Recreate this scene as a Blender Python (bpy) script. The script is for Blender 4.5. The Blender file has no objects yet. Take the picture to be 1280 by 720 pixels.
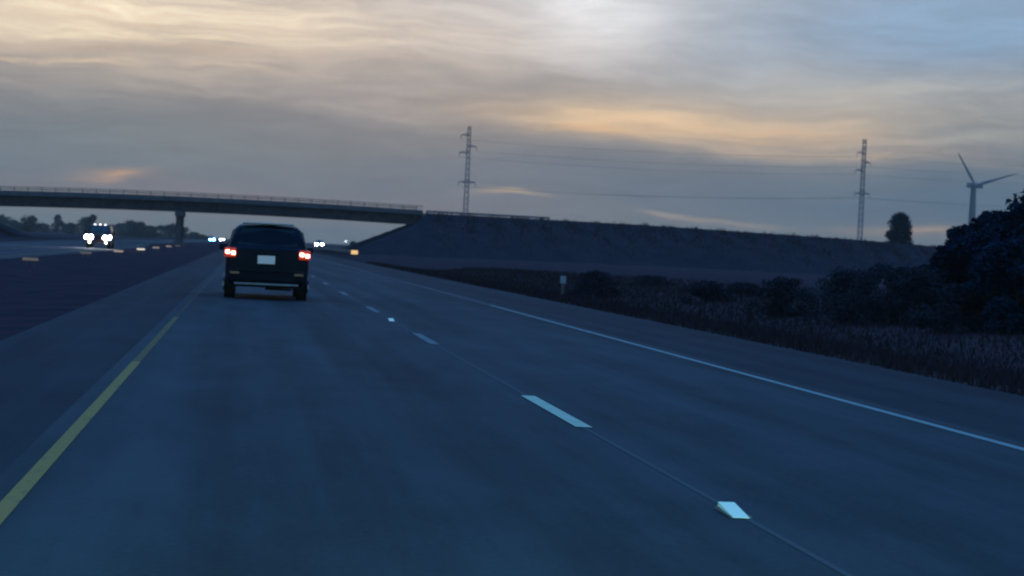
import bpy, math, random
from mathutils import Vector, Matrix
R = math.radians
random.seed(7)
sc = bpy.context.scene
col = sc.collection

# ------------------------------------------------------------------ camera
FPX, W, H = 2500.0, 1280.0, 720.0
ROLL, CH = R(2.7), 1.32
VX, VY = 308.0, 299.0
dY = Vector(((VX - W / 2) / FPX, (VY - H / 2) / FPX, 1.0)).normalized()
k = -(dY.x * math.sin(ROLL) - dY.y * math.cos(ROLL)) / dY.z
dZ = Vector((math.sin(ROLL), -math.cos(ROLL), k)).normalized()
dX = dY.cross(dZ).normalized()
cam_d = bpy.data.cameras.new("camera"); cam = bpy.data.objects.new("camera", cam_d); col.objects.link(cam)
right = Vector((dX.x, dY.x, dZ.x)); down = Vector((dX.y, dY.y, dZ.y)); fwd = Vector((dX.z, dY.z, dZ.z))
M = Matrix((right, -down, -fwd)).transposed().to_4x4(); M.translation = Vector((0, 0, CH))
cam.matrix_world = M
cam_d.sensor_width = 36.0; cam_d.lens = 36.0 * FPX / W
cam_d.clip_start = 0.1; cam_d.clip_end = 20000
cam_d.dof.use_dof = True; cam_d.dof.focus_distance = 15.0; cam_d.dof.aperture_fstop = 4.6
sc.camera = cam

def ray(px, py):
    return (fwd + right * ((px - W / 2) / FPX) + down * ((py - H / 2) / FPX))
def at(px, py, Y):
    d = ray(px, py); t = Y / d.y
    return Vector((0, 0, CH)) + d * t
def azel(px, py):
    d = ray(px, py).normalized()
    return math.degrees(math.atan2(d.x, d.y)), math.degrees(math.asin(d.z))
def s2l(c):
    f = lambda v: (v / 255 / 12.92) if v / 255 <= 0.04045 else ((v / 255 + 0.055) / 1.055) ** 2.4
    return tuple(f(v) for v in c)

# ------------------------------------------------------------------ view / world
vs = sc.view_settings
vs.view_transform = 'Standard'; vs.look = 'None'; vs.exposure = 0.0; vs.gamma = 1.0; vs.use_curve_mapping = False
sc.render.engine = 'CYCLES'
sc.cycles.use_denoising = True
sc.cycles.max_bounces = 5; sc.cycles.volume_bounces = 0; sc.cycles.caustics_reflective = False
sc.cycles.pixel_filter_type = 'BLACKMAN_HARRIS'; sc.cycles.filter_width = 2.0
SUN_AZ, SUN_EL = 4.0, 2.0
world = bpy.data.worlds.new("World"); sc.world = world; world.use_nodes = True
nt = world.node_tree; nt.nodes.clear()
class NB:
    def __init__(s, nt): s.nt = nt
    def n(s, t, **kw):
        x = s.nt.nodes.new(t)
        for a, b in kw.items(): setattr(x, a, b)
        return x
    def inp(s, sock, v):
        if hasattr(v, 'is_output') or isinstance(v, bpy.types.NodeSocket): s.nt.links.new(v, sock)
        elif isinstance(v, (tuple, list)) and sock.type == 'RGBA' and len(v) == 3: sock.default_value = (*v, 1)
        else: sock.default_value = v
    def m(s, op, a, b=0.0, c=None, clamp=False):
        x = s.n('ShaderNodeMath', operation=op); x.use_clamp = clamp
        s.inp(x.inputs[0], a); s.inp(x.inputs[1], b)
        if c is not None: s.inp(x.inputs[2], c)
        return x.outputs[0]
    def mix(s, f, a, b, blend='MIX'):
        x = s.n('ShaderNodeMix', data_type='RGBA', blend_type=blend)
        s.inp(x.inputs[0], f); s.inp(x.inputs[6], a); s.inp(x.inputs[7], b)
        return x.outputs[2]
    def noise(s, vec, scale, detail=4, rough=0.55, dist=0.0, off=(0, 0, 0), sc3=(1, 1, 1)):
        mp = s.n('ShaderNodeMapping'); s.inp(mp.inputs[0], vec)
        mp.inputs['Location'].default_value = off; mp.inputs['Scale'].default_value = sc3
        x = s.n('ShaderNodeTexNoise'); s.nt.links.new(mp.outputs[0], x.inputs['Vector'])
        x.inputs['Scale'].default_value = scale; x.inputs['Detail'].default_value = detail
        x.inputs['Roughness'].default_value = rough; x.inputs['Distortion'].default_value = dist
        return x.outputs[0]
    def ramp(s, f, stops, interp='EASE'):
        x = s.n('ShaderNodeValToRGB'); cr = x.color_ramp; cr.interpolation = interp
        while len(cr.elements) < len(stops): cr.elements.new(0.5)
        for e, (p, c) in zip(cr.elements, stops): e.position = p; e.color = (*c, 1)
        s.inp(x.inputs[0], f); return x.outputs[0]
    def rng(s, v, a, b, c, d):
        x = s.n('ShaderNodeMapRange'); x.interpolation_type = 'SMOOTHSTEP'
        s.inp(x.inputs[0], v)
        for i, q in enumerate((a, b, c, d)): x.inputs[i + 1].default_value = q
        return x.outputs[0]
b = NB(nt)
tc = b.n('ShaderNodeTexCoord')
nrm = b.n('ShaderNodeVectorMath', operation='NORMALIZE'); nt.links.new(tc.outputs['Generated'], nrm.inputs[0])
sep = b.n('ShaderNodeSeparateXYZ'); nt.links.new(nrm.outputs[0], sep.inputs[0])
az = b.m('MULTIPLY', b.m('ARCTAN2', sep.outputs[0], sep.outputs[1]), 57.29578)
el = b.m('MULTIPLY', b.m('ARCSINE', sep.outputs[2]), 57.29578)
# horizontal warp so that bands are never straight
cmb0 = b.n('ShaderNodeCombineXYZ'); b.inp(cmb0.inputs[0], az); b.inp(cmb0.inputs[1], el)
w1 = b.noise(cmb0.outputs[0], 0.35, 3, 0.5, 0, (3, 7, 0), (0.45, 1.3, 1))
w2 = b.noise(cmb0.outputs[0], 0.35, 3, 0.5, 0, (13, 2, 5), (0.45, 1.3, 1))
elw = b.m('ADD', el, b.m('MULTIPLY', b.m('SUBTRACT', w1, 0.5), 1.6))
azw = b.m('ADD', az, b.m('MULTIPLY', b.m('SUBTRACT', w2, 0.5), 6.0))
cmb = b.n('ShaderNodeCombineXYZ'); b.inp(cmb.inputs[0], azw); b.inp(cmb.inputs[1], elw)
P = cmb.outputs[0]
streak = b.noise(P, 1.0, 6, 0.62, 0.3, (0, 0, 0), (0.22, 1.5, 1))
fine = b.noise(P, 1.0, 5, 0.6, 0.2, (5, 5, 2), (0.55, 5.0, 1))
soft = b.noise(P, 1.0, 3, 0.5, 0.0, (9, 1, 4), (0.16, 0.5, 1))
elf = b.m('DIVIDE', b.m('ADD', el, 2.0), 92.0, clamp=True)
def ep(e): return (e + 2.0) / 92.0
colr = b.ramp(elf, [(ep(-2), s2l((112, 120, 130))), (ep(0.2), s2l((116, 128, 130))), (ep(1.6), s2l((120, 129, 130))),
                    (ep(3.4), s2l((114, 124, 131))), (ep(6.0), s2l((132, 137, 144))), (ep(10), s2l((158, 166, 178))),
                    (ep(22), (0.14, 0.38, 0.75)), (ep(50), (0.09, 0.53, 1.50)), (ep(90), (0.08, 0.58, 1.68))], 'LINEAR')
def blob(px, py, wx, wy, tilt=0.0, warped=True, power=2.0):
    """an elongated cloud patch seen in the direction of that point of the sky; sizes in degrees"""
    a0, e0 = azel(px, py); sx, sy = wx * 360 / (2 * math.pi * FPX), wy * 360 / (2 * math.pi * FPX)
    A, E = (azw, elw) if warped else (az, el)
    da = b.m('SUBTRACT', A, a0); de = b.m('SUBTRACT', E, e0)
    de = b.m('SUBTRACT', de, b.m('MULTIPLY', da, tilt))
    u = b.m('DIVIDE', da, sx); v = b.m('DIVIDE', de, sy)
    r2 = b.m('ADD', b.m('MULTIPLY', u, u), b.m('MULTIPLY', v, v))
    return b.m('EXPONENT', b.m('MULTIPLY', r2, -1.0))
def layer(c, mask, amt, tex=None, lo=0.0, hi=1.0):
    global colr
    f = b.m('MULTIPLY', mask, amt)
    if tex is not None: f = b.m('MULTIPLY', f, b.rng(tex, 0.32, 0.68, lo, hi))
    colr = b.mix(b.m('MINIMUM', f, 1.0), colr, s2l(c))
LAYERS = [
    # colour, (px,py,wx,wy,tilt), amount, texture, lo, hi
    ((124, 137, 137), (120, 200, 460, 70, 0), 0.85, soft, 0.6, 1),
    ((146, 134, 124), (60, 234, 330, 20, 0), 0.55, soft, 0.5, 1),
    ((146, 134, 130), (430, 256, 260, 18, 0), 0.6, soft, 0.5, 1),
    ((178, 168, 156), (60, 92, 420, 34, 0.02), 0.75, streak, 0.4, 1),
    ((250, 226, 196), (140, 18, 480, 52, 0.01), 1.0, streak, 0.78, 1),
    ((255, 240, 208), (210, 18, 340, 34, 0.01), 1.0, fine, 0.0, 1),
    ((190, 166, 144), (150, 60, 330, 9, 0.01), 0.8, fine, 0.0, 1),
    ((255, 236, 200), (120, 42, 260, 5, 0.015), 0.8, fine, 0.1, 1),
    ((204, 180, 156), (230, 33, 260, 4, 0.015), 0.7, fine, 0.0, 1),
    ((246, 216, 176), (90, 76, 200, 5, 0.01), 0.6, fine, 0.0, 1),
    ((180, 174, 168), (560, 105, 190, 44, 0.06), 0.8, streak, 0.3, 1),
    ((208, 198, 190), (560, 26, 220, 50, 0.0), 0.85, soft, 0.6, 1),
    ((234, 234, 236), (745, 14, 150, 56, 0.0), 1.0, soft, 0.8, 1),
    ((255, 255, 255), (740, 20, 80, 34, 0.05), 0.8, soft, 0.6, 1),
    ((184, 196, 208), (960, 60, 180, 60, 0.0), 0.8, soft, 0.6, 1),
    ((142, 176, 208), (1240, 30, 260, 70, 0.0), 0.95, soft, 0.8, 1),
    ((186, 188, 184), (1120, 118, 270, 36, 0.0), 0.8, streak, 0.5, 1),
    ((126, 130, 136), (650, 108, 150, 15, 0.03), 0.5, streak, 0.3, 1),
    ((208, 190, 166), (900, 150, 270, 40, 0.0), 1.0, streak, 0.75, 1),
    ((252, 216, 168), (800, 150, 150, 20, -0.02), 0.95, streak, 0.65, 1),
    ((255, 206, 144), (760, 168, 64, 9, 0.0), 0.85, fine, 0.5, 1),
    ((232, 194, 152), (960, 162, 120, 14, 0.0), 0.8, fine, 0.4, 1),
    ((206, 180, 150), (1000, 190, 170, 8, 0.0), 0.8, fine, 0.4, 1),
    ((174, 174, 166), (1190, 165, 120, 26, 0.0), 0.7, streak, 0.3, 1),
    ((112, 122, 130), (1180, 162, 130, 6, 0.05), 0.5, fine, 0.3, 1),
    ((176, 168, 156), (1170, 203, 130, 4, 0.0), 0.6, fine, 0.4, 1),
    ((84, 112, 132), (1180, 250, 300, 38, 0.0), 0.9, soft, 0.75, 1),
    ((104, 122, 134), (760, 228, 260, 26, 0.0), 0.85, soft, 0.7, 1),
    ((242, 186, 130), (130, 217, 38, 6, -0.03), 0.95, fine, 0.55, 1),
    ((206, 166, 130), (110, 224, 50, 3, 0.0), 0.6, fine, 0.4, 1),
    ((206, 184, 146), (630, 249, 44, 2.6, -0.04), 0.95, None, 0, 1),
    ((192, 172, 146), (925, 278, 80, 4.0, -0.05), 0.8, fine, 0.5, 1),
    ((200, 186, 164), (860, 270, 30, 2.2, -0.03), 0.6, None, 0, 1),
    ((206, 170, 128), (1150, 292, 60, 8, 0.0), 0.85, streak, 0.5, 1),
    ((100, 122, 132), (440, 290, 110, 14, 0.0), 0.8, None, 0, 1),
]
for c, g, amt, tex, lo, hi in LAYERS: layer(c, blob(*g), amt, tex, lo, hi)
# faint overall streak modulation of the whole cloud deck
mod = b.m('MULTIPLY', b.m('MULTIPLY', b.rng(fine, 0.3, 0.7, 0.955, 1.045), b.rng(streak, 0.3, 0.7, 0.93, 1.06)), b.rng(sep.outputs[1], -0.7, 0.5, 0.45, 1.0))
hs = b.n('ShaderNodeVectorMath', operation='SCALE'); nt.links.new(colr, hs.inputs[0]); b.inp(hs.inputs['Scale'], mod)
bgc = b.n('ShaderNodeBackground'); nt.links.new(hs.outputs[0], bgc.inputs[0]); bgc.inputs[1].default_value = 1.08
sky = b.n('ShaderNodeTexSky', sky_type='NISHITA'); sky.sun_disc = False
sky.sun_elevation = R(SUN_EL); sky.sun_rotation = R(SUN_AZ); sky.dust_density = 2.0
bgs = b.n('ShaderNodeBackground'); nt.links.new(sky.outputs[0], bgs.inputs[0]); bgs.inputs[1].default_value = 0.003
add = b.n('ShaderNodeAddShader'); nt.links.new(bgc.outputs[0], add.inputs[0]); nt.links.new(bgs.outputs[0], add.inputs[1])
out = b.n('ShaderNodeOutputWorld'); nt.links.new(add.outputs[0], out.inputs[0])

sun_d = bpy.data.lights.new("sun", 'SUN'); sun_d.energy = 0.06; sun_d.angle = R(10); sun_d.color = (1, 0.72, 0.5)
sun = bpy.data.objects.new("sun", sun_d); col.objects.link(sun)
sv = Vector((math.sin(R(SUN_AZ)) * math.cos(R(SUN_EL)), math.cos(R(SUN_AZ)) * math.cos(R(SUN_EL)), math.sin(R(SUN_EL))))
sun.rotation_euler = sv.to_track_quat('Z', 'Y').to_euler()
# the headlights of the car the picture is taken from: they light the near paint and reflectors
for sx in (-0.65, 0.65):
    ld = bpy.data.lights.new("headlight_beam", 'SPOT'); ld.energy = 1400; ld.color = (0.36, 1.0, 0.86)
    ld.spot_size = R(60); ld.spot_blend = 1.0; ld.shadow_soft_size = 0.06
    lo_ = bpy.data.objects.new("headlight_beam", ld); col.objects.link(lo_)
    lo_.location = (sx + 0.2, 1.3, 0.68)
    lo_.rotation_euler = Vector((-0.06, -1, 0.075)).to_track_quat('Z', 'Y').to_euler()

# ------------------------------------------------------------------ materials
MATS = {}
def mat(name, colour, rough=0.8, metal=0.0, emit=None, estr=0.0, var=0.0, vscale=3.0, spec=0.5, stretch=(1, 1, 1), bump=0.0, colour2=None, coat=0.0):
    if name in MATS: return MATS[name]
    m = bpy.data.materials.new(name); m.use_nodes = True; t = m.node_tree; n = NB(t)
    p = t.nodes['Principled BSDF']
    p.inputs['Base Color'].default_value = (*colour, 1); p.inputs['Roughness'].default_value = rough
    p.inputs['Metallic'].default_value = metal; p.inputs['Specular IOR Level'].default_value = spec
    p.inputs['Coat Weight'].default_value = coat
    if emit: p.inputs['Emission Color'].default_value = (*emit, 1); p.inputs['Emission Strength'].default_value = estr
    tcn = n.n('ShaderNodeTexCoord')
    if var > 0:
        nz = n.noise(tcn.outputs['Object'], vscale, 5, 0.6, 0.2, (0, 0, 0), stretch)
        c2 = colour2 or tuple(max(0, c * (1 - var)) for c in colour)
        c1 = colour if colour2 else tuple(min(1, c * (1 + var)) for c in colour)
        t.links.new(n.mix(n.rng(nz, 0.3, 0.7, 0, 1), c1, c2), p.inputs['Base Color'])
    if bump > 0:
        nz2 = n.noise(tcn.outputs['Object'], vscale * 6, 4, 0.6)
        bp = n.n('ShaderNodeBump'); bp.inputs['Strength'].default_value = bump; bp.inputs['Distance'].default_value = 0.02
        t.links.new(nz2, bp.inputs['Height']); t.links.new(bp.outputs[0], p.inputs['Normal'])
    MATS[name] = m; return m

def asphalt(name, base, speck=0.38, seed=0.0, rough=0.9):
    m = bpy.data.materials.new(name); m.use_nodes = True; t = m.node_tree; n = NB(t); p = t.nodes['Principled BSDF']
    tcn = n.n('ShaderNodeTexCoord'); o = tcn.outputs['Object']
    big = n.noise(o, 1.0, 4, 0.55, 0, (seed, 0, 0), (1.3, 0.03, 1))
    med = n.noise(o, 1.0, 5, 0.65, 0.2, (seed, 3, 0), (1.1, 0.35, 1))
    fin = n.noise(o, 22.0, 5, 0.6, 0, (seed, 0, 0), (1, 1, 1))
    f = n.m('ADD', n.m('MULTIPLY', big, 0.5), n.m('ADD', n.m('MULTIPLY', med, 0.3), n.m('MULTIPLY', fin, 0.2)))
    lo = tuple(c * (1 - speck) for c in base); hi = tuple(c * (1 + speck) for c in base)
    t.links.new(n.mix(n.rng(f, 0.35, 0.65, 0, 1), lo, hi), p.inputs['Base Color'])
    p.inputs['Roughness'].default_value = rough; p.inputs['Specular IOR Level'].default_value = 0.06
    bp = n.n('ShaderNodeBump'); bp.inputs['Strength'].default_value = 0.35; bp.inputs['Distance'].default_value = 0.01
    t.links.new(fin, bp.inputs['Height']); t.links.new(bp.outputs[0], p.inputs['Normal'])
    MATS[name] = m; return m
asphalt('asphalt', (0.046, 0.051, 0.056)); asphalt('shoulder_asphalt', (0.027, 0.031, 0.038), 0.35, 9.0)
def paint(name, c, wear=0.35, rough=0.6):
    m = bpy.data.materials.new(name); m.use_nodes = True; t = m.node_tree; n = NB(t); p = t.nodes['Principled BSDF']
    tcn = n.n('ShaderNodeTexCoord'); nz = n.noise(tcn.outputs['Object'], 9.0, 6, 0.75, 0, (0, 0, 0), (1, 0.4, 1))
    t.links.new(n.mix(n.rng(nz, 0.52, 0.72, 0, wear), c, (0.06, 0.06, 0.065)), p.inputs['Base Color'])
    p.inputs['Roughness'].default_value = 0.9; p.inputs['Specular IOR Level'].default_value = 0.06; MATS[name] = m; return m
paint('white_paint', (0.60, 0.54, 0.37), 0.35); paint('faded_paint', (0.20, 0.20, 0.19), 0.7); paint('yellow_paint', (0.42, 0.21, 0.07), 0.7); paint('worn_yellow_paint', (0.22, 0.125, 0.06), 0.8); paint('old_yellow_paint', (0.085, 0.062, 0.055), 0.7); paint('old_white_paint', (0.15, 0.15, 0.15), 0.8)  # darker copies carry the headlight falloff with distance in their colour
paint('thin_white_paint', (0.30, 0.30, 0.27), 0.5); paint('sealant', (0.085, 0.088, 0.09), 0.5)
mat('ground', (0.100, 0.044, 0.046), 1.0, var=0.5, vscale=0.7, colour2=(0.046, 0.030, 0.034), bump=0.4, spec=0.0)
mat('bank_grass', (0.054, 0.032, 0.040), 1.0, var=0.5, vscale=0.35, colour2=(0.028, 0.022, 0.030), bump=0.5, spec=0.0)
mat('dry_blade', (0.060, 0.036, 0.040), 1.0, var=0.5, vscale=0.35, colour2=(0.038, 0.028, 0.032), spec=0.0)
mat('evergreen', (0.010, 0.026, 0.050), 0.9, var=0.25, vscale=1.5, spec=0.03)
mat('bare_twig', (0.06, 0.055, 0.05), 0.9, var=0.3, vscale=1.5, spec=0.1)
mat('shrub_leaf', (0.036, 0.034, 0.046), 0.9, var=0.35, vscale=2.0, spec=0.03)
mat('bark', (0.05, 0.042, 0.034), 0.95, var=0.4, vscale=8, bump=0.4, spec=0.1)
mat('concrete', (0.17, 0.165, 0.155), 0.85, var=0.2, vscale=0.7, bump=0.2, spec=0.3)
mat('weathered_steel', (0.075, 0.07, 0.07), 0.6, var=0.3, vscale=0.8, metal=0.0, spec=0.3)
mat('galvanised', (0.30, 0.31, 0.32), 0.5, metal=0.6, var=0.2, vscale=3)
mat('pole_steel', (0.22, 0.225, 0.23), 0.6, metal=0.3, var=0.2, vscale=0.3)
mat('wire', (0.06, 0.06, 0.06), 0.6)
mat('insulator', (0.12, 0.09, 0.08), 0.3)
mat('turbine_white', (0.20, 0.20, 0.21), 0.45, var=0.05, vscale=0.1)
mat('black_car_paint', (0.006, 0.010, 0.024), 0.45, spec=0.12, var=0.1, vscale=1)
mat('grey_car_paint', (0.012, 0.013, 0.016), 0.6, coat=0.0, spec=0.2, var=0.1, vscale=1)
mat('white_car_paint', (0.5, 0.5, 0.5), 0.3, coat=0.5, var=0.05, vscale=1)
mat('car_glass', (0.008, 0.009, 0.013), 0.12, spec=0.4)
mat('tyre', (0.015, 0.015, 0.015), 0.85, var=0.3, vscale=20)
mat('rim', (0.25, 0.25, 0.26), 0.35, metal=0.8)
mat('plastic', (0.012, 0.014, 0.024), 0.7, spec=0.1)
mat('chrome', (0.5, 0.5, 0.52), 0.2, metal=1.0)
mat('plate', (0.75, 0.77, 0.75), 0.5, emit=(0.7, 0.92, 1.0), estr=0.09)  # faint emission put in for the light falling on it
mat('tail_red', (0.25, 0.01, 0.01), 0.3, emit=(1.0, 0.07, 0.03), estr=0.30)
mat('tail_bulb', (0.8, 0.3, 0.3), 0.3, emit=(1.0, 0.36, 0.26), estr=14)
mat('red_reflector', (0.30, 0.012, 0.010), 0.3)
mat('head_lamp', (0.9, 0.9, 0.9), 0.2, emit=(0.95, 0.93, 1.0), estr=500)
mat('head_lamp_blue', (0.9, 0.9, 0.9), 0.2, emit=(0.03, 0.17, 1.0), estr=3000)
mat('head_lamp_far', (0.9, 0.9, 0.9), 0.2, emit=(0.85, 0.9, 1.0), estr=600)
mat('fog_lamp', (0.9, 0.9, 0.8), 0.2, emit=(1.0, 0.95, 0.82), estr=9)
mat('clearance_lamp', (0.9, 0.8, 0.7), 0.2, emit=(1.0, 0.88, 0.85), estr=6)
mat('yard_lamp', (0.9, 0.9, 0.8), 0.2, emit=(0.8, 0.9, 1.0), estr=16)
mat('lens_white', (0.95, 0.98, 0.72), 0.25, spec=0.8)
mat('lens_amber', (0.9, 0.55, 0.12), 0.3)
mat('stud_dim', (0.10, 0.09, 0.08), 0.6, emit=(1.0, 0.85, 0.75), estr=0.09)  # emission put in for headlight glint off the median reflectors
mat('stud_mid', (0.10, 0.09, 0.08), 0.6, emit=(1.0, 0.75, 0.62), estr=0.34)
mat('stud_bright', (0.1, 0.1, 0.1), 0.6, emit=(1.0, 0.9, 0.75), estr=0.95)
mat('amber_end', (0.9, 0.6, 0.2), 0.35, emit=(1.0, 0.60, 0.24), estr=0.9)  # glow put in for headlight glint off an amber reflector
mat('cast_iron', (0.10, 0.10, 0.10), 0.6, metal=0.4)
mat('post_plastic', (0.14, 0.12, 0.09), 0.7, var=0.3)
mat('sign_white', (0.42, 0.46, 0.46), 0.6)
mat('shed_wall', (0.2, 0.19, 0.18), 0.8, var=0.2); mat('shed_roof', (0.12, 0.12, 0.13), 0.6)

# ------------------------------------------------------------------ mesh helpers
class MB:
    def __init__(s): s.v = []; s.f = []; s.mi = []
    def add(s, vs, fs):
        o = len(s.v); s.v += [tuple(v) for v in vs]; s.f += [tuple(i + o for i in f) for f in fs]
    def box(s, c, d, rz=0.0, taper=1.0):
        cx, cy, cz = c; x, y, z = d[0] / 2, d[1] / 2, d[2] / 2; vs = []
        for sz in (-1, 1):
            t = taper if sz > 0 else 1.0
            for sx, sy in ((-1, -1), (1, -1), (1, 1), (-1, 1)):
                a, b_ = sx * x * t, sy * y * t
                vs.append((cx + a * math.cos(rz) - b_ * math.sin(rz), cy + a * math.sin(rz) + b_ * math.cos(rz), cz + sz * z))
        s.add(vs, [(3, 2, 1, 0), (4, 5, 6, 7), (0, 1, 5, 4), (1, 2, 6, 5), (2, 3, 7, 6), (3, 0, 4, 7)]); return s
    def tube(s, pts, rads, n=8, cap=True):
        pts = [Vector(p) for p in pts]
        if not hasattr(rads, '__len__'): rads = [rads] * len(pts)
        vs = []; fs = []
        for i, p in enumerate(pts):
            d = (pts[min(i + 1, len(pts) - 1)] - pts[max(i - 1, 0)]).normalized()
            a = d.cross(Vector((0, 0, 1)) if abs(d.z) < 0.9 else Vector((0, 1, 0))).normalized(); c = d.cross(a)
            for j in range(n):
                t = 2 * math.pi * j / n; vs.append(p + (a * math.cos(t) + c * math.sin(t)) * rads[i])
        for i in range(len(pts) - 1):
            for j in range(n):
                q = (j + 1) % n; fs.append((i * n + j, i * n + q, (i + 1) * n + q, (i + 1) * n + j))
        if cap: fs.append(tuple(range(n))); fs.append(tuple((len(pts) - 1) * n + j for j in reversed(range(n))))
        s.add(vs, fs); return s
    def quad(s, a, b_, c, d): s.add([a, b_, c, d], [(0, 1, 2, 3)]); return s
    def build(s, name, m, parent=None, smooth=False, bevel=0.0, segs=2, loc=None):
        me = bpy.data.meshes.new(name); me.from_pydata(s.v, [], s.f); me.update(); me.validate()
        me.materials.append(MATS[m] if isinstance(m, str) else m)
        if smooth: me.polygons.foreach_set('use_smooth', [True] * len(me.polygons))
        o = bpy.data.objects.new(name, me); col.objects.link(o)
        if loc: o.location = loc
        if parent: o.parent = parent
        if bevel > 0:
            md = o.modifiers.new('bevel', 'BEVEL'); md.width = bevel; md.segments = segs; md.limit_method = 'ANGLE'; md.angle_limit = R(25)
        return o
def tag(o, label=None, cat=None, group=None, kind=None):
    for a, v in (('label', label), ('category', cat), ('group', group), ('kind', kind)):
        if v: o[a] = v
    return o
def empty(name, loc, rz=0.0, label=None, cat=None, group=None):
    o = bpy.data.objects.new(name, None); col.objects.link(o); o.location = loc; o.rotation_euler = (0, 0, rz)
    o.empty_display_size = 0.2
    return tag(o, label, cat, group)
def copy_tree(o, parent=None):
    c = o.copy(); col.objects.link(c)
    if parent: c.parent = parent
    for ch in [x for x in o.children]: copy_tree(ch, c)
    return c

# ------------------------------------------------------------------ terrain
EY = -1.07; DX = 2.62; WX = 5.92          # yellow line, lane dashes, white edge line
LSH, RSH = -2.80, 8.55                    # paved edges
def sst(a, b_, x):
    t = max(0.0, min(1.0, (x - a) / (b_ - a))); return t * t * (3 - 2 * t)
def opp(y):                                # near edge of the oncoming roadway
    return -10.1 - 3.2 * sst(190, 300, y) + 2.6 * sst(380, 640, y)
def gz(x, y=0.0):
    z = -0.03
    e = opp(y)
    if e < x < LSH:
        t = (x - e) / (LSH - e); z -= 0.22 * math.sin(math.pi * t) ** 2
    if x > RSH: z -= 0.35 * math.sin(math.pi * min(1, (x - RSH) / 9.0)) ** 2 - 0.15 * sst(RSH + 6, RSH + 30, x)
    if x > 13 or x < -30: z += 0.12 * math.sin(x * 0.11 + 1.3) * math.sin(y * 0.05 + 0.4) * sst(13, 25, abs(x))
    return z
xs = [-3000, -1500, -800, -400, -200, -120, -80, -60] + [-50 + i for i in range(0, 47)] + [LSH, EY, DX, WX, RSH] + [9.5 + i * 0.9 for i in range(0, 40)] + [50, 60, 75, 95, 120, 160, 220, 300, 450, 700, 1200, 2000, 3200]
xs = sorted(set(xs))
ys = [-60 + i * 5 for i in range(0, 60)] + [245 + i * 12 for i in range(0, 40)] + [740 + i * 60 for i in range(0, 14)] + [1700, 2100, 2700, 3500, 4500]
g = MB(); nx = len(xs)
g.v = [(x, y, gz(x, y)) for y in ys for x in xs]
g.f = [(j * nx + i, j * nx + i + 1, (j + 1) * nx + i + 1, (j + 1) * nx + i) for j in range(len(ys) - 1) for i in range(nx - 1)]
tag(g.build('ground', 'ground', smooth=True), kind='structure')

def strip(name, x0, x1, y0, y1, z, m, parent=None, seg=20.0, fx=None):
    s = MB(); n = max(1, int((y1 - y0) / seg))
    for i in range(n + 1):
        y = y0 + (y1 - y0) * i / n; o = fx(y) if fx else 0.0
        s.v += [(x0 + o, y, z), (x1 + o, y, z)]
    s.f = [(2 * i, 2 * i + 1, 2 * i + 3, 2 * i + 2) for i in range(n)]
    return s.build(name, m, parent)
def slab(name, x0, x1, y0, y1, ztop, depth, m, fx=None, seg=20.0):
    s = MB(); n = max(1, int((y1 - y0) / seg))
    for i in range(n + 1):
        y = y0 + (y1 - y0) * i / n; o = fx(y) if fx else 0.0
        s.v += [(x0 + o, y, ztop - depth), (x0 + o, y, ztop), (x1 + o, y, ztop), (x1 + o, y, ztop - depth)]
    for i in range(n):
        for j in range(3): s.f.append((4 * i + j, 4 * i + j + 1, 4 * i + j + 5, 4 * i + j + 4))
    return s.build(name, m)
road = slab('road', LSH + 1.55, WX + 0.25, -60, 1600, 0.0, 0.3, 'asphalt'); tag(road, kind='structure')
sl = slab('left_shoulder', LSH, LSH + 1.548, -60, 1600, -0.004, 0.3, 'shoulder_asphalt'); tag(sl, kind='structure'); sl.name = 'road_shoulder'
sr = slab('road_shoulder', WX + 0.252, RSH, -60, 1600, -0.004, 0.3, 'shoulder_asphalt'); tag(sr, kind='structure')
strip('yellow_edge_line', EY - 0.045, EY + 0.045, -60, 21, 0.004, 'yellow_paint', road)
strip('yellow_edge_line', EY - 0.042, EY + 0.042, 21, 33, 0.004, 'worn_yellow_paint', road)  # darker yellow from here on: headlight falloff painted in steps
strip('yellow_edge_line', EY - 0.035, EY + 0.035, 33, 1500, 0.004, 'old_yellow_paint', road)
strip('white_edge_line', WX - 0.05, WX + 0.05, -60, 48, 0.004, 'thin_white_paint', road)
strip('white_edge_line', WX - 0.04, WX + 0.04, 48, 1500, 0.004, 'old_white_paint', road)  # far length darker, headlight falloff put into the colour
strip('pavement_seam', DX - 0.02, DX + 0.02, -60, 1500, 0.003, 'sealant', road)
# lane dashes: 3.2 m long, one every 12.2 m; headlight falloff is painted in, darker beyond the nearest
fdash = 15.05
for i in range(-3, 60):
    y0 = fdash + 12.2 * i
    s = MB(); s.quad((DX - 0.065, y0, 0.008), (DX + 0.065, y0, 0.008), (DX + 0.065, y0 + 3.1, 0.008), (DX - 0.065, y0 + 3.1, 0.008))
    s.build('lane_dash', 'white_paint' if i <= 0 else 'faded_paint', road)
# oncoming roadway
o_r = slab('oncoming_road', -12.6, 0, -60, 1600, 0.0, 0.3, 'asphalt', fx=opp); tag(o_r, kind='structure')
strip('yellow_edge_line', -1.12, -1.0, -60, 1500, 0.004, 'yellow_paint', o_r, fx=opp)
strip('white_edge_line', -8.6, -8.5, -60, 1500, 0.004, 'thin_white_paint', o_r, fx=opp)
for i in range(0, 60):
    y0 = 10 + 12.2 * i; s = MB(); xx = opp(y0) - 4.8
    s.quad((xx - .06, y0, .008), (xx + .06, y0, .008), (xx + .06, y0 + 3.05, .008), (xx - .06, y0 + 3.05, .008)); s.build('lane_dash', 'faded_paint', o_r)
fr = slab('side_road', 13.0, 19.5, 345, 900, 0.03, 0.3, 'shoulder_asphalt'); tag(fr, kind='structure')

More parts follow.
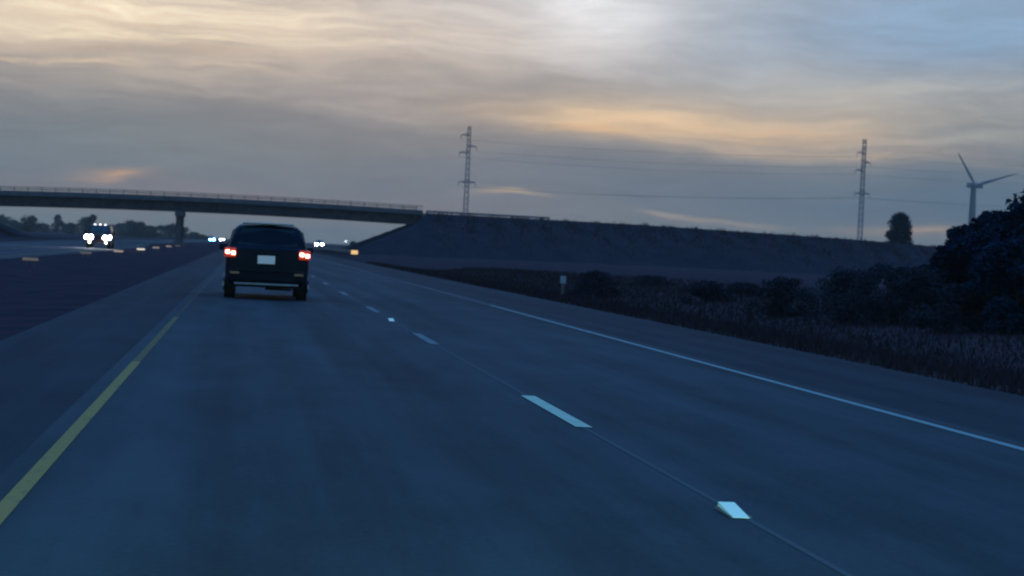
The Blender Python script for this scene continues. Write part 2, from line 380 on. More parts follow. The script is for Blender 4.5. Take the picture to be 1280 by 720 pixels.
# ------------------------------------------------------------------ overpass and its approach banks
BY0, BY1 = 305.0, 317.0
def deckz(x):                               # height of the roadway over the highway
    return 6.85 - 0.0004 * (x + 2) ** 2 if x < 25 else 6.60 - (x - 25) * 0.005 if x < 61 else 6.42 - (x - 61) * 0.0185 if x < 93 else 5.83 - (x - 93) * 0.034
def bank(name, xa, xb, inner, sgn):
    s = MB(); X = []
    x = xa
    while x <= xb: X.append(x); x += 1.5
    Y = [284 + i * 1.0 for i in range(0, 55)]
    for yi in Y:
        for xi in X:
            d = max(0, BY0 - 0.5 - yi, yi - BY1 - 0.5)
            xx = xi
            hz = deckz(abs(xx) if sgn > 0 else 25 + (inner - xi) if xi < inner else 25) - d / 2.6
            e = (xi - inner) * sgn
            hz = min(hz, (e + 11.5) / 2.25 if e < 0.8 else 99)
            hz += 0.07 * math.sin(xi * 0.9 + yi * 0.7) + 0.05 * math.sin(xi * 2.1 - yi * 1.3) if d > 0.6 else 0
            s.v.append((xi, yi, max(hz, gz(xi, yi) - 0.25)))
    n = len(X)
    s.f = [(j * n + i, j * n + i + 1, (j + 1) * n + i + 1, (j + 1) * n + i) for j in range(len(Y) - 1) for i in range(n - 1)]
    return tag(s.build(name, 'bank_grass', smooth=True), kind='structure')
bank('embankment', 12.0, 262.0, 26.0, 1)
bank('embankment', -240.0, -31.0, -46.0, -1)

br = empty('overpass_bridge', (0, 311, 0), 0, 'long dark highway overpass with thin see-through railing crossing above both roadways', 'bridge')
def along(name, y0, y1, z0, z1, m, xa=-47.0, xb=26.5, step=3.0, bev=0.0):
    s = MB(); n = int((xb - xa) / step)
    for i in range(n + 1):
        x = xa + (xb - xa) * i / n; d = deckz(max(-60, min(x, 27)))
        s.v += [(x, y0 - 311, d + z0), (x, y1 - 311, d + z0), (x, y1 - 311, d + z1), (x, y0 - 311, d + z1)]
    for i in range(n):
        for j in range(4): s.f.append((4 * i + j, 4 * i + (j + 1) % 4, 4 * i + 4 + (j + 1) % 4, 4 * i + 4 + j))
    s.f += [(3, 2, 1, 0), tuple(4 * n + j for j in range(4))]
    return s.build(name, m, br)
along('deck', BY0 - 0.4, BY1 + 0.4, -0.25, -0.003, 'concrete')
for gy in (BY0 + 0.5, BY0 + 4.2, BY0 + 7.9, BY1 - 0.5):
    along('girder', gy - 0.22, gy + 0.22, -1.72, -0.252, 'weathered_steel')
for y0 in (BY0 - 0.4, BY1 + 0.1): along('parapet', y0, y0 + 0.3, 0.0, 0.42, 'concrete')
for y0 in (BY0 - 0.25, BY1 + 0.25):
    rl = along('railing', y0 - 0.04, y0 + 0.04, 1.0, 1.09, 'weathered_steel')
    along('railing_bar', y0 - 0.03, y0 + 0.03, 0.70, 0.76, 'weathered_steel').parent = rl
for i in range(0, 37):
    x = -46.5 + 2.0 * i; d = deckz(x)
    MB().box((x, BY0 - 0.25 - 311, d + 0.72), (0.10, 0.10, 0.60)).build('railing_post', 'weathered_steel', br)
for ab in (26.6, -47.6):
    MB().box((ab + (0.4 if ab > 0 else -.4), 0, 3.1), (0.8, 12.6, 6.4)).build('abutment', 'concrete', br)
    for sy in (-6.6, 6.6): MB().box((ab + (1.4 if ab > 0 else -1.4), sy, 5.35), (3.2, 0.35, 2.3)).build('wing_wall', 'concrete', br)
px = at(224, 300, 311).x
pier = empty('pier', (px, 0, 0)); pier.parent = br
for cy in (-4.6, 0, 4.6):
    MB().tube([(0, cy, -0.3), (0, cy, 4.3)], 0.46, 20).build('column', 'concrete', pier, smooth=False)
MB().box((0, 0, 4.69), (1.25, 12.0, 0.78)).build('pier_cap', 'concrete', pier, bevel=0.05)
MB().box((0, 0, 0.12), (1.3, 11.6, 0.9)).build('crash_wall', 'concrete', pier, bevel=0.05)

# guardrail along the approach on the bank
def guardrail(name, pts, label, m='weathered_steel'):
    r = empty(name, pts[0], 0, label, 'guardrail'); o = Vector(pts[0])
    s = MB(); prof = [(0.0, 0.50), (-0.05, 0.56), (0.0, 0.62), (-0.0, 0.66), (-0.05, 0.72), (0.0, 0.80)]
    P_ = [Vector(p) for p in pts]; n = len(prof)
    for i, p in enumerate(P_):
        d = (P_[min(i + 1, len(P_) - 1)] - P_[max(i - 1, 0)]); d.z = 0; d.normalize(); nr = Vector((d.y, -d.x, 0))
        for a, z in prof: s.v.append(tuple(p - o + nr * a + Vector((0, 0, z))))
        for a, z in prof: s.v.append(tuple(p - o + nr * (a + 0.012) + Vector((0, 0, z))))
    m2 = 2 * n
    for i in range(len(P_) - 1):
        for j in range(n - 1):
            s.f.append((i * m2 + j, i * m2 + j + 1, (i + 1) * m2 + j + 1, (i + 1) * m2 + j))
            s.f.append((i * m2 + n + j, (i + 1) * m2 + n + j, (i + 1) * m2 + n + j + 1, i * m2 + n + j + 1))
    s.build('rail', m, r)
    for i, p in enumerate(P_):
        if i % 1 == 0: 
            q = p - o; MB().box((q.x + 0.09, q.y, q.z + 0.25), (0.10, 0.12, 1.05)).build('post', 'weathered_steel', r)
    return r
guardrail('guardrail', [(27 + 3.8 * i, BY0 - 0.1, deckz(27 + 3.8 * i) - 0.38) for i in range(0, 6)], 'short grey guardrail running off the right end of the overpass', 'galvanised')
gp = at(443, 322, 186); gx = gp.x
rail2 = guardrail('guardrail', [(gx - 0.2 * i / 16, 186 + 5.6 * i, -0.04) for i in range(0, 19)], 'roadside guardrail with glowing amber warning lamp at its near end, ahead of the overpass')
MB().box((-0.02, -0.12, 0.62), (0.62, 0.08, 0.36)).build('warning_lamp', 'amber_end', rail2, bevel=0.02)  # emissive panel added for the headlight glint off the rail's end reflector

# ------------------------------------------------------------------ reflectors
def road_marker(y, label, lit='lens_white'):
    r = empty('road_marker', (DX - 0.03, y, 0.004), 0, label, 'road marker', 'reflective markers set between the lane dashes')
    s = MB(); s.add([(-.055, -.18, 0), (.055, -.18, 0), (.055, .20, 0), (-.055, .20, 0), (-.05, .175, .018), (.05, .175, .018), (.05, .19, .018), (-.05, .19, .018)],
          [(0, 3, 2, 1), (0, 1, 5, 4), (4, 5, 6, 7), (6, 2, 3, 7), (1, 2, 6, 5), (0, 4, 7, 3)])
    s.build('casting', 'cast_iron', r)
    s = MB(); s.add([(-.044, -.17, .003), (.044, -.17, .003), (.044, .17, .040), (-.044, .17, .040), (-.044, -.17, .001), (.044, -.17, .001), (.044, .17, .015), (-.044, .17, .015)],
          [(0, 1, 2, 3), (4, 7, 6, 5), (0, 4, 5, 1), (1, 5, 6, 2), (2, 6, 7, 3), (3, 7, 4, 0)])
    s.build('lens', lit, r)
    for sx in (-1, 1): MB().box((sx * .054, .0, .004), (.008, .32, .008)).build('rail', 'cast_iron', r)
    return r
road_marker(10.2, 'bright white reflective marker in the near road surface, nearest the camera')
road_marker(10.75 + 24.4, 'small pale reflective marker on the lane line beyond the fresh white dash')
def at_ground(px_, py_, z=0.0):
    d = ray(px_, py_); t = (z - CH) / d.z; return Vector((0, 0, CH)) + d * t
# low median reflectors beside the oncoming roadway, headlight glint put in as glow
spots = [(38, 324, 'stud_dim'), (107, 316, 'stud_dim'), (148, 314, 'stud_mid'), (176, 311.5, 'stud_bright'), (195, 309.5, 'stud_mid'), (211, 307.8, 'stud_mid'), (222, 307.2, 'stud_dim')]
lab = ['faint low glowing reflector in the median grass, leftmost in its row', 'low glowing reflector in the grass just below the oncoming pickup', 'low glowing reflector right of the oncoming pickup lights',
       'brightest low glowing reflector of the row beside the oncoming roadway', 'low glowing reflector just beyond the brightest one of its row', 'dim low glowing reflector next to the last one before the bridge pier', 'last low glowing reflector of its row, closest to the bridge pier']
for (qx, qy, lm), lb in zip(spots, lab):
    p = at_ground(qx, qy, 0.16); sc_ = p.y / 175.0
    r = empty('median_reflector', (p.x, p.y, gz(p.x, p.y)), 0, lb, 'reflector', 'low glowing reflectors along the median')
    zc = 0.16 - gz(p.x, p.y)
    for sx in (-.14, .14): MB().box((sx, 0.03, zc / 2), (.04, .03, zc + .02)).build('stake', 'post_plastic', r)
    MB().box((0, 0, zc), (0.60, .04, .11)).build('panel', lm, r, bevel=.012)
# delineator post on the right verge
p = at_ground(703, 367, -0.1)
dl = empty('delineator_post', (p.x, p.y, gz(p.x, p.y)), 0, 'slim roadside delineator post with small white reflector panel beside dark shrub', 'delineator')
MB().box((0, 0, .36), (.11, .035, .78)).build('post', 'post_plastic', dl, bevel=.008)
MB().box((0, -.03, .67), (.20, .02, .27)).build('reflector_panel', 'sign_white', dl, bevel=.008)

# ------------------------------------------------------------------ vehicles
def loft(name, st, m, root, bevel=0.05):
    s = MB(); k_ = len(st[0][1])
    for y, ring in st:
        full = [(-x, z) for x, z in reversed(ring[1:-1])]
        loop = list(ring) + [(-x, z) for x, z in reversed(ring[1:-1])]
        s.v += [(x, y, z) for x, z in loop]
    n = 2 * k_ - 2
    for i in range(len(st) - 1):
        for j in range(n): s.f.append((i * n + j, i * n + (j + 1) % n, (i + 1) * n + (j + 1) % n, (i + 1) * n + j))
    s.f += [tuple(reversed(range(n))), tuple((len(st) - 1) * n + j for j in range(n))]
    o = s.build(name, m, root, bevel=bevel, segs=3); return o
def panel(a, b_, c, d, th=0.012):
    s = MB(); A = [Vector(q) for q in (a, b_, c, d)]; nr = (A[1] - A[0]).cross(A[3] - A[0]).normalized() * th
    s.add(A + [q + nr for q in A], [(3, 2, 1, 0), (4, 5, 6, 7), (0, 1, 5, 4), (1, 2, 6, 5), (2, 3, 7, 6), (3, 0, 4, 7)]); return s
def wheel(root, x, y, r, w=0.24):
    t = MB().tube([(x - w / 2, y, r), (x + w / 2, y, r)], r, 28).build('tyre', 'tyre', None, bevel=.03)
    wp = empty('wheel', (0, 0, 0)); wp.parent = root; t.parent = wp
    sg = 1 if x > 0 else -1
    s = MB(); s.tube([(x + sg * (w / 2 - .02), y, r), (x + sg * (w / 2 + .008), y, r)], [r * .64, r * .60], 24)
    for i in range(5):
        a = 2 * math.pi * i / 5; s.tube([(x + sg * (w / 2 + .012), y, r), (x + sg * (w / 2 + .012), y + math.cos(a) * r * .55, r + math.sin(a) * r * .55)], .03, 6)
    s.build('rim', 'rim', wp)

def make_suv(name, loc, label, paintm='black_car_paint'):
    r = empty(name, loc, 0, label, 'car')
    def ring(zb, hw, zs, ze, zt, hr, ht):   # hr roof-side half width, ht top half width
        return [(0, zb), (hw - .14, zb), (hw - .01, zb + .14), (hw, .78), (hw - .02, 1.06), (hr, zs), (ht, zt), (0, ze)]
    st = [(-.02, ring(.36, .86, 1.09, 1.13, 1.12, .80, .66)), (.05, ring(.30, .91, 1.12, 1.17, 1.16, .83, .68)),
          (.16, ring(.28, .92, 1.36, 1.44, 1.42, .78, .66)), (.30, ring(.28, .925, 1.55, 1.66, 1.62, .725, .62)), (.7, ring(.26, .925, 1.57, 1.69, 1.65, .735, .63)),
          (2.2, ring(.26, .925, 1.57, 1.70, 1.66, .735, .63)), (2.75, ring(.26, .925, 1.50, 1.64, 1.61, .71, .58)), (3.45, ring(.26, .92, 1.09, 1.15, 1.13, .82, .70)),
          (4.35, ring(.28, .88, 1.00, 1.06, 1.04, .76, .62)), (4.65, ring(.34, .78, .90, .92, .92, .70, .55))]
    loft('body', st, paintm, r, .03)
    panel((-.66, .075, 1.185), (.66, .075, 1.185), (.56, .268, 1.585), (-.56, .268, 1.585), .018).build('rear_window', 'car_glass', r, bevel=.008)
    for sx in (-1, 1):
        s = MB(); a = [(sx * .868, .75, 1.13), (sx * .868, 2.95, 1.13), (sx * .762, 2.45, 1.52), (sx * .762, .80, 1.53)]
        if sx < 0: a = a[::-1]
        panel(*a, .02).build('side_window', 'car_glass', r)
    panel((.70, 3.36, 1.18), (-.70, 3.36, 1.18), (-.58, 2.80, 1.57), (.58, 2.80, 1.57), .02).build('windscreen', 'car_glass', r)
    MB().box((0, .30, 1.680), (1.10, .26, .040), 0).build('roof_spoiler', 'rim', r, bevel=.015)
    for sx in (-1, 1): MB().tube([(sx * .56, .6, 1.68), (sx * .56, .75, 1.71), (sx * .56, 2.2, 1.715), (sx * .56, 2.35, 1.68)], .015, 8).build('roof_rail', 'chrome', r)
    MB().box((0, -.06, .53), (1.74, .16, .26)).build('rear_bumper', 'plastic', r, bevel=.04)
    MB().box((0, -.145, .645), (1.30, .03, .022)).build('bumper_trim', 'grey_car_paint', r, bevel=.006)
    MB().box((0, -.10, .345), (1.42, .10, .05)).build('skid_plate', 'galvanised', r, bevel=.015)
    for sx in (-1, 1): MB().box((sx * .70, -.148, .58), (.2, .02, .05)).build('reflector', 'red_reflector', r)
    for sx in (-1, 1):
        tl = MB().box((sx * .815, .0, 1.02), (.26, .14, .21)).build('tail_lamp', 'tail_red', r, bevel=.03)
        for dx, dz in ((-.06, .012), (.065, -.012)):
            MB().box((sx * .815 + dx, -.078, 1.02 + dz), (.085, .02, .075)).build('bulb', 'tail_bulb', tl, bevel=.01)
    pl = MB().box((-.02, -.035, .885), (.38, .02, .18)).build('licence_plate', 'plate', r, bevel=.005)
    MB().box((-.02, -.035, 1.02), (.56, .03, .035)).build('plate_garnish', 'plastic', r, bevel=.008)
    for sx in (-1, 1): MB().box((sx * 1.0, 2.95, 1.12), (.2, .12, .15)).build('side_mirror', paintm, r, bevel=.03)
    MB().tube([(.0, .62, .24), (.55, .1, .24), (.55, -.06, .25)], .03, 8).build('exhaust', 'weathered_steel', r)
    for sx in (-1, 1):
        for y in (.95, 3.72): wheel(r, sx * .80, y, .355)
    MB().box((0, -.03, .74), (1.2, .012, .012)).build('tailgate_seam', 'plastic', r)
    for sx in (-1, 1): MB().box((sx * .62, 4.62, .8), (.26, .1, .13)).build('headlight', 'lens_white', r, bevel=.02)
    return r
cx = at(333, 330, 46).x
make_suv('suv', (cx, 44.5, 0.0), 'dark sport utility car with glowing red tail lamps driving ahead in the left lane')

def make_pickup(loc, rz, label, lampm='head_lamp', roof=True, paintm='grey_car_paint', lw=(.16, .11)):
    r = empty('pickup_truck', loc, rz, label, 'pickup truck')
    def ring(hw, zt, zm, ht): return [(0, .42), (hw - .1, .42), (hw, .55), (hw, .9), (hw - .02, zm), (ht + .06, zt - .08), (ht, zt - .02), (0, zt)]
    st = [(-3.1, ring(.98, 1.24, 1.1, .88)), (-.98, ring(1.0, 1.24, 1.1, .9)), (-.95, ring(1.0, 1.90, 1.2, .70)), (-.5, ring(1.0, 1.95, 1.2, .72)),
          (.8, ring(1.0, 1.95, 1.2, .72)), (1.0, ring(1.0, 1.90, 1.2, .72)), (1.65, ring(1.0, 1.28, 1.15, .86)), (2.8, ring(.98, 1.2, 1.08, .84)), (2.98, ring(.92, 1.12, 1.0, .78))]
    loft('body', st, paintm, r, .03)
    panel((.80, 1.68, 1.33), (-.80, 1.68, 1.33), (-.68, 1.07, 1.87), (.68, 1.07, 1.87), .02).build('windscreen', 'car_glass', r)
    panel((-.72, -.975, 1.3), (.72, -.975, 1.3), (.64, -.965, 1.82), (-.64, -.965, 1.82), .02).build('rear_window', 'car_glass', r)
    for sx in (-1, 1):
        a = [(sx * .96, -.75, 1.3), (sx * .96, 1.3, 1.3), (sx * .80, .95, 1.84), (sx * .80, -.7, 1.84)]
        if sx < 0: a = a[::-1]
        panel(*a, .02).build('side_window', 'car_glass', r)
        hl = MB().box((sx * .74, 2.97, .90), (.58, .12, .24)).build('headlight', 'chrome', r, bevel=.03)
        for dx in (-.17, .17): MB().tube([(sx * .74 + dx, 3.03, .90), (sx * .74 + dx, 3.05, .90)], lw[0] * .8, 14).build('bulb', lampm, hl)
        MB().tube([(sx * .66, 3.10, .50), (sx * .66, 3.13, .50)], .10, 12).build('fog_lamp', 'fog_lamp', r)
        MB().box((sx * 1.16, 1.35, 1.3), (.22, .1, .28)).build('side_mirror', paintm, r, bevel=.03)
        for y in (-2.0, 2.0): wheel(r, sx * .86, y, .42, .28)
    MB().box((0, 2.98, .90), (1.0, .08, .36)).build('grille', 'plastic', r, bevel=.02)
    MB().box((0, 3.04, .56), (1.9, .18, .24)).build('front_bumper', 'plastic', r, bevel=.04)
    if roof:
        for dx in (-.42, 0.0, .42): MB().box((dx, .95, 1.965), (.14, .08, .05)).build('clearance_lamp', 'clearance_lamp', r)
    return r
pp = at(122.5, 297, 168)
make_pickup((pp.x, 168 + 3, 0.0), math.pi, 'oncoming pickup truck with bright headlights and three small lamps on its roof')
p2 = at(402, 305, 500)
make_pickup((p2.x - .6, 503, 0.03), math.pi, 'distant truck with white headlights on the side road beyond the bridge', 'head_lamp_far', False, 'white_car_paint')

def make_sedan(loc, rz, label, lampm):
    r = empty('car', loc, rz, label, 'car', 'distant oncoming cars')
    def ring(hw, zt, zm, ht): return [(0, .22), (hw - .1, .22), (hw, .38), (hw, .62), (hw - .03, zm), (ht + .06, zt - .07), (ht, zt - .02), (0, zt)]
    st = [(-2.3, ring(.82, .98, .85, .66)), (-1.7, ring(.90, 1.04, .92, .7)), (-.9, ring(.91, 1.40, .95, .56)), (.2, ring(.91, 1.44, .95, .57)), (.6, ring(.91, 1.40, .95, .57)),
          (1.3, ring(.90, 1.0, .9, .72)), (2.1, ring(.86, .86, .76, .66)), (2.35, ring(.76, .72, .66, .6))]
    loft('body', st, 'grey_car_paint', r, .03)
    panel((.70, 1.30, 1.0), (-.70, 1.30, 1.0), (-.54, .66, 1.36), (.54, .66, 1.36), .02).build('windscreen', 'car_glass', r)
    for sx in (-1, 1):
        hl = MB().box((sx * .62, 2.26, .66), (.36, .14, .15)).build('headlight', 'chrome', r, bevel=.02)
        MB().tube([(sx * .62, 2.33, .66), (sx * .62, 2.37, .66)], .13, 12).build('bulb', lampm, hl)
        for y in (-1.4, 1.4): wheel(r, sx * .80, y, .32, .2)
    return r
p3 = at(265, 299, 700); make_sedan((p3.x, 702, 0.0), math.pi, 'far oncoming car with bluish headlights left of the car ahead', 'head_lamp_blue')
p4 = at(277.5, 300, 800); make_sedan((p4.x, 802, 0.0), math.pi, 'farthest oncoming car with small white headlights close beside the car ahead', 'head_lamp_far')

# ------------------------------------------------------------------ power line
PY = 700.0
def tower(px_, top, arms, label, base=None):
    a = at(px_, top, PY); r = empty('transmission_tower', (a.x, PY, gz(a.x, PY)), 0, label, 'transmission tower', 'transmission towers behind the embankment')
    hgt = a.z; s = MB(); wb, wt = 0.85, 0.5
    n = 22; pts = [[], [], [], []]
    for i in range(n + 1):
        z = hgt * i / n; w = wb + (wt - wb) * i / n
        for q, (sx, sy) in enumerate(((-1, -1), (1, -1), (1, 1), (-1, 1))): pts[q].append(Vector((sx * w, sy * w, z)))
    for q in range(4): s.tube(pts[q], .085, 5)
    for i in range(n):
        for q in range(4):
            u = (q + 1) % 4; s.tube([pts[q][i], pts[u][i + 1]], .05, 4, False); s.tube([pts[u][i], pts[q][i + 1]], .05, 4, False)
    s.build('lattice_mast', 'pole_steel', r)
    tips = []
    for z_px, xl, xr in arms:
        z = at(px_, z_px, PY).z; m = MB()
        for sx, L in ((-1, xl), (1, xr)):
            if L <= 0: continue
            m.tube([(0, 0, z), (sx * L, 0, z + .15)], [.24, .10], 5); m.tube([(0, 0, z + .9), (sx * L, 0, z + .15)], [.14, .08], 5)
        m.build('crossarm', 'pole_steel', r)
        for sx, L in ((-1, xl), (1, xr)):
            if L <= 0: continue
            ins = MB()
            for kk in range(7): ins.tube([(sx * L, 0, z + .05 - kk * .2), (sx * L, 0, z - .08 - kk * .2)], [.14, .09], 8)
            ins.build('insulator', 'insulator', r)
            tips.append(Vector((a.x + sx * L, PY, z - 1.3)))
    return a.x, hgt, tips
x1, h1, t1 = tower(587, 158, [(170, 2.8, 0), (184, 0, 2.8), (192, 3.2, 0), (229, 3.0, 3.0)], 'slender lattice transmission tower rising behind the overpass end')
x2, h2, t2 = tower(1081, 174, [(192, 2.6, 0), (204, 0, 2.6), (214, 3.0, 0), (243, 2.8, 2.8)], 'lattice transmission tower between the bank crest and the round tree')
x3, h3, t3 = tower(1575, 190, [(208, 2.6, 0), (220, 0, 2.6), (230, 3.0, 0), (259, 2.8, 2.8)], 'transmission tower past the right edge of the view')
names = ['upper left', 'upper right', 'middle', 'lowest left', 'lowest right']
labs = ['topmost of the conductors strung between the transmission towers', 'second conductor from the top between the transmission towers', 'middle conductor between the transmission towers', 'lowest pair of conductors between the transmission towers', 'lowest pair of conductors between the transmission towers']
for i in range(5):
    pts = []
    for a, c in ((t1[i], t2[i]), (t2[i], t3[i])):
        for k_ in range(0, 17):
            t = k_ / 16; q = a.lerp(c, t); q.z -= 4 * 2.0 * t * (1 - t) * 0.8
            if not pts or (q - pts[-1]).length > .1: pts.append(q)
    o = MB().tube(pts, .028, 5).build('power_cable', 'wire')
    tag(o, labs[i], 'power cable', 'power cables between the towers')

# ------------------------------------------------------------------ wind turbine
TY = 1750.0; hub = at(1217, 232, TY)
wt = empty('wind_turbine', (hub.x, TY, gz(hub.x, TY)), 0, 'hazy wind turbine on the horizon above the dark evergreens', 'wind turbine')
hz = hub.z
MB().tube([(0, 0, 0), (0, 0, hz * .5), (0, 0, hz - 1.5)], [4.2, 3.4, 2.4], 24).build('tower', 'turbine_white', wt, smooth=True)
nc = MB().box((1.5, 0, 0), (17, 5, 4.6)).build('nacelle', 'turbine_white', wt, bevel=.8, loc=(0, 0, hz)); nc.rotation_euler = (0, 0, R(25))
MB().tube([(0, -3.2, 0), (0, -5.2, 0), (0, -6.3, 0)], [2.0, 1.7, .3], 20).build('rotor_hub', 'turbine_white', wt, loc=(0, 0, hz))
for ang, L in ((R(122), 34), (R(18), 42), (R(-93), 40)):
    s = MB(); secs = [(1.5, .8, .8), (4, .85, .7), (9, 1.35, .5), (18, 1.0, .35), (30, .65, .2), (L, .2, .08)]
    for d, c, t in secs:
        for qa, qb in ((-c, 0), (0, t), (c, 0), (0, -t)): s.v.append((d * math.cos(ang) - qa * math.sin(ang), qb - 4.4, d * math.sin(ang) + qa * math.cos(ang)))
    for i in range(len(secs) - 1):
        for j in range(4): s.f.append((4 * i + j, 4 * i + (j + 1) % 4, 4 * i + 4 + (j + 1) % 4, 4 * i + 4 + j))
    s.f += [(3, 2, 1, 0), tuple(4 * (len(secs) - 1) + j for j in range(4))]
    s.build('blade', 'turbine_white', wt, loc=(0, 0, hz))

# ------------------------------------------------------------------ vegetation
def leafcloud(centres, n, size, rnd, flat=0.7):
    """many small leaf faces scattered through lumps (centre, radius, vertical stretch)"""
    s = MB(); tot = sum(c[1] ** 2 for c in centres)
    for c, rad, st in centres:
        for _ in range(max(4, int(n * rad ** 2 / tot))):
            d = Vector((rnd.gauss(0, 1), rnd.gauss(0, 1), rnd.gauss(0, 1))).normalized() * rad * rnd.uniform(.25, 1.0) ** .6
            d.z *= st; p = Vector(c) + d
            a = Vector((rnd.gauss(0, 1), rnd.gauss(0, 1), rnd.gauss(0, flat))).normalized(); bb = a.cross(Vector((rnd.gauss(0, 1), rnd.gauss(0, 1), rnd.gauss(0, 1)))).normalized()
            q = size * rnd.uniform(.6, 1.4)
            o = len(s.v); s.v += [tuple(p - a * q), tuple(p + bb * q * .45), tuple(p + a * q), tuple(p - bb * q * .45)]; s.f.append((o, o + 1, o + 2, o + 3))
    return s
def limbs(hgt, rad, cents, rnd, r0):
    s = MB(); top = Vector((rnd.uniform(-.05, .05) * hgt, 0, hgt * .93))
    pts = [Vector((0, 0, -.15)), Vector((rnd.uniform(-.03, .03) * hgt, 0, hgt * .3)), Vector((rnd.uniform(-.04, .04) * hgt, 0, hgt * .62)), top]
    s.tube(pts, [r0, r0 * .75, r0 * .45, r0 * .1], 8)
    for c, _, _ in cents[:14]:
        c = Vector(c); z0 = max(.1 * hgt, c.z - .25 * hgt); t = min(1, z0 / hgt)
        s.tube([Vector((0, 0, z0)), Vector((c.x * .5, c.y * .5, (z0 + c.z) / 2)), c], [r0 * .35, r0 * .2, r0 * .06], 5)
    return s
def tree(name, loc, hgt, rad, label, cat='tree', group=None, kind='round', n=5000, leaf=.12, m='evergreen', seed=1, base=.15, lumps=26, fat=1.0):
    rnd = random.Random(seed); r = empty(name, loc, rnd.uniform(0, 0), label, cat, group); cs = []
    for i in range(lumps):
        t = rnd.random()
        z = hgt * (base + (1 - base) * t * .97)
        if kind == 'cone': rr = rad * (1 - t) ** .75 + .05 * rad
        elif kind == 'column': rr = rad * (math.sin(math.pi * min(1, .16 + t * .80)) ** .55)
        elif kind == 'shrub': rr = rad * math.sqrt(max(0, 1 - (t * .95) ** 2))
        else: rr = rad * math.sin(math.pi * (.12 + .82 * t)) ** .6
        a = rnd.uniform(0, 2 * math.pi); lr = rad * rnd.uniform(.18, .36) * fat; d = max(0, rr - lr * .55) * rnd.uniform(.3, 1.0)
        if kind == 'cone': lr *= (1.15 - t * .75)
        cs.append(((d * math.cos(a), d * math.sin(a), min(z, hgt - lr * .6)), lr, rnd.uniform(.6, .95)))
    limbs(hgt, rad, cs, rnd, max(.03, hgt * .022)).build('trunk' if cat == 'tree' else 'stem', 'bark', r)
    leafcloud(cs, n, leaf, rnd).build('crown' if cat == 'tree' else 'foliage', m, r)
    return r
def g3(px_, Y): 
    x = at(px_, 340, Y).x; return (x, Y, gz(x, Y))
def hfrom(px_, top, Y): return at(px_, top, Y).z
# round tree behind the bank crest
YT = 345; q = g3(1122, YT)
tree('broad_tree', q, hfrom(1122, 267, YT), 2.7, 'rounded dark tree standing alone behind the embankment crest', kind='column', n=16000, leaf=.2, seed=11, base=.1, lumps=90, fat=1.6)
# evergreens at the right edge
EV = [(1207, 284, 62, 1.35, 'left most evergreen of the dark clump at the right edge, with a spiky top', 21),
      (1252, 267, 55, 1.55, 'evergreen in the middle of the dark clump at the right edge', 22),
      (1292, 247, 50, 1.9, 'tallest evergreen, cut by the right edge of the photo', 23),
      (1225, 290, 50, 1.25, 'low evergreen in front of the dark clump at the right edge', 24),
      (1180, 322, 56, 0.95, 'small evergreen left of the dark clump, below the gap in the sky', 25),
      (1272, 305, 44, 1.4, 'nearest evergreen of the clump, against the right edge', 26)]
for px_, tp, Y, rad, lb, sd in EV:
    q = g3(px_, Y); tree('evergreen_tree', q, hfrom(px_, tp, Y) - q[2], rad, lb, 'tree', 'dark evergreens at the right edge', 'round', n=15000, leaf=.085, seed=sd, base=.02, lumps=44)
# roadside shrubs: px, top, Y, radius
SH = [(745, 336, 78, .85, 'low dark shrub just right of the delineator post'),
      (885, 350, 68, .75, 'low brushy shrub midway between the delineator post and the wide bushes'),
      (985, 342, 56, .85, 'rounded roadside shrub left of the wide dark bush'),
      (1065, 330, 52, 1.0, 'left one of the three tall bushes before the evergreens'),
      (1110, 322, 50, 1.1, 'middle one of the three tall bushes before the evergreens'),
      (1152, 328, 49, .95, 'right one of the three tall bushes before the evergreens'),
      (1205, 350, 45, .9, 'low bush at the foot of the evergreen clump'),
      (930, 355, 80, .7, 'small far shrub behind the rounded roadside shrub'),
      (815, 352, 95, .8, 'small faint shrub between two larger ones on the verge')]
for i, (px_, tp, Y, rad, lb) in enumerate(SH):
    q = g3(px_, Y); hh = max(.5, hfrom(px_, tp, Y) - q[2]) * .9; rad *= 1.35
    tree('shrub', q, hh, rad, lb, 'shrub', 'shrubs along the right verge', 'shrub', n=9000, leaf=.038, m='shrub_leaf', seed=40 + i, base=.02, lumps=48, fat=.8)
# trees far behind the bridge, left
rn = random.Random(5)
FT = [(-12, 262), (4, 268), (20, 277), (36, 270), (52, 280), (70, 268), (86, 279), (104, 272), (112, 267), (130, 281), (146, 279), (163, 276), (172, 278), (186, 283), (199, 282), (213, 280), (226, 284), (240, 290), (252, 294)]
for i, (px_, tp) in enumerate(FT):
    Y = 850 + rn.uniform(0, 260); q = g3(px_, Y); hh = hfrom(px_, tp, Y)
    where = 'left of the oncoming pickup' if px_ < 100 else 'between the pickup and the bridge pier' if px_ < 218 else 'right of the bridge pier'
    rank = sorted([a for a, _ in FT if (a < 100) == (px_ < 100) and (a < 218) == (px_ < 218)]).index(px_)
    word = ['first', 'second', 'third', 'fourth', 'fifth', 'sixth', 'seventh', 'eighth', 'ninth'][rank]
    tree('distant_tree', q, hh, rn.uniform(4.2, 6.2) if i not in (8,) else 2.8, f'hazy far tree, {word} from the left {where}', 'tree', 'far trees seen under the overpass',
         'column' if i % 3 else 'round', n=2200, leaf=.42, m='bare_twig', seed=70 + i, base=.02, lumps=44, fat=1.2)
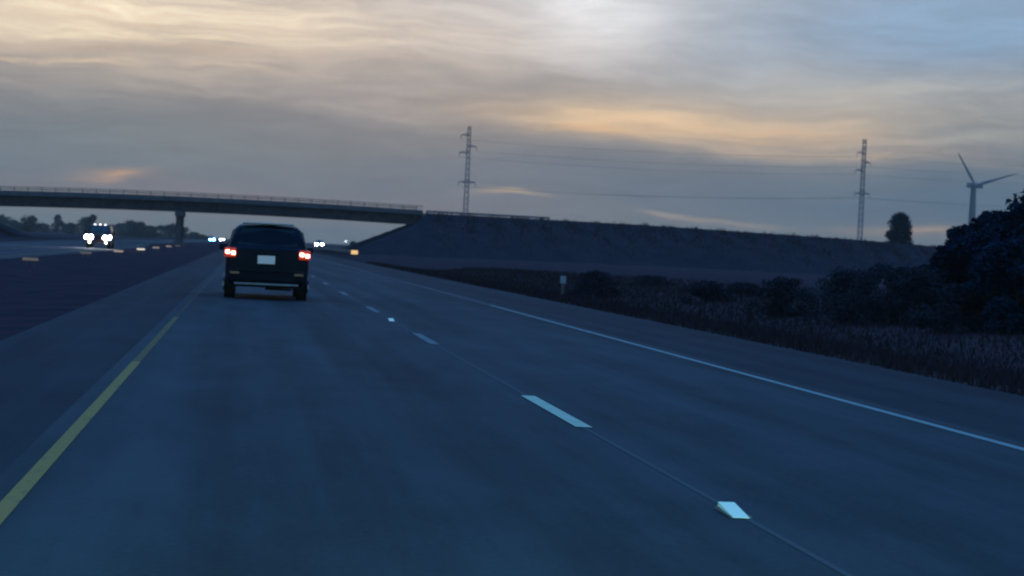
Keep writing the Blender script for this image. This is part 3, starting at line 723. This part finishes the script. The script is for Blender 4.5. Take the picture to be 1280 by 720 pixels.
for i, (px_, tp) in enumerate([(440, 303), (455, 302), (470, 300), (484, 297), (497, 294), (509, 291)]):
    Y = 560 - i * 22; q = g3(px_, Y); hh = max(1.5, hfrom(px_, tp, Y))
    word = ['first', 'second', 'third', 'fourth', 'fifth', 'sixth'][i]
    tree('distant_shrub', q, hh, 1.9, f'hazy low thicket right of the car ahead, {word} from the left before the abutment', 'shrub', 'far thickets beyond the abutment', 'shrub', n=700, leaf=.35, m='bare_twig', seed=100 + i, base=.02, lumps=14)
# yard lights far away
for px_, py_, lb in ((462, 304.2, 'far pole lamp glowing near the abutment under the overpass'), (432, 302.4, 'faint far pole lamp above the amber guardrail end')):
    Y = 1150; a = at(px_, py_, Y); r = empty('street_lamp', (a.x, Y, gz(a.x, Y)), 0, lb, 'street lamp', 'far lamps beyond the overpass')
    MB().tube([(0, 0, 0), (0, 0, a.z + .1)], [.12, .07], 8).build('pole', 'pole_steel', r)
    MB().box((0, -.8, a.z + .1), (.1, 1.7, .08)).build('arm', 'pole_steel', r)
    MB().box((0, -1.4, a.z), (.75, .45, .18)).build('lamp_head', 'yard_lamp', r, bevel=.04)

# dry grass: blades along both verges
rnd = random.Random(3); s = MB()
def blades(n, fx, fy, h0, h1):
    for _ in range(n):
        x, y = fx(), fy(); z = gz(x, y) - .02; a = rnd.uniform(0, math.pi)
        h = rnd.uniform(h0, h1); w = .010 + .00022 * y; lx, ly = rnd.gauss(0, .3) * h, rnd.gauss(0, .3) * h
        o = len(s.v); s.v += [(x - w * math.cos(a), y - w * math.sin(a), z), (x + w * math.cos(a), y + w * math.sin(a), z), (x + lx, y + ly, z + h)]; s.f.append((o, o + 1, o + 2))
blades(70000, lambda: RSH + .1 + abs(rnd.gauss(0, 7.5)), lambda: 17 + 130 * rnd.random() ** 1.7, .05, .24)
def bank_blades(n):
    for _ in range(n):
        x = rnd.uniform(27, 150); y = 304.6 - abs(rnd.gauss(0, 6)); d = max(0, BY0 - .5 - y)
        z = deckz(x) - d / 2.6 - .05; h = rnd.uniform(.15, .7) * (0.4 + 0.6 * math.sin(x * .8) ** 2); w = .09; a = rnd.gauss(0, .3) * h
        o = len(s.v); s.v += [(x - w, y, z), (x + w, y, z), (x + a, y, z + h)]; s.f.append((o, o + 1, o + 2))
bank_blades(9000)
tag(s.build('dry_grass', 'dry_blade'), 'short dry brownish grass along the right verge and bank crest', 'grass', kind='stuff')

# ------------------------------------------------------------------ haze
hm = bpy.data.materials.new('haze'); hm.use_nodes = True; t = hm.node_tree; t.nodes.clear()
pv = t.nodes.new('ShaderNodeVolumePrincipled'); mo = t.nodes.new('ShaderNodeOutputMaterial'); t.links.new(pv.outputs[0], mo.inputs['Volume'])
pv.inputs['Color'].default_value = (0.95, 0.75, 0.58, 1); pv.inputs['Density'].default_value = 0.00018; pv.inputs['Anisotropy'].default_value = 0.2
MATS['haze'] = hm
hb = MB().box((0, 2240, 70), (6600, 4700, 143)).build('haze', 'haze'); tag(hb, 'thin bluish evening haze over the whole scene', 'haze', kind='stuff')
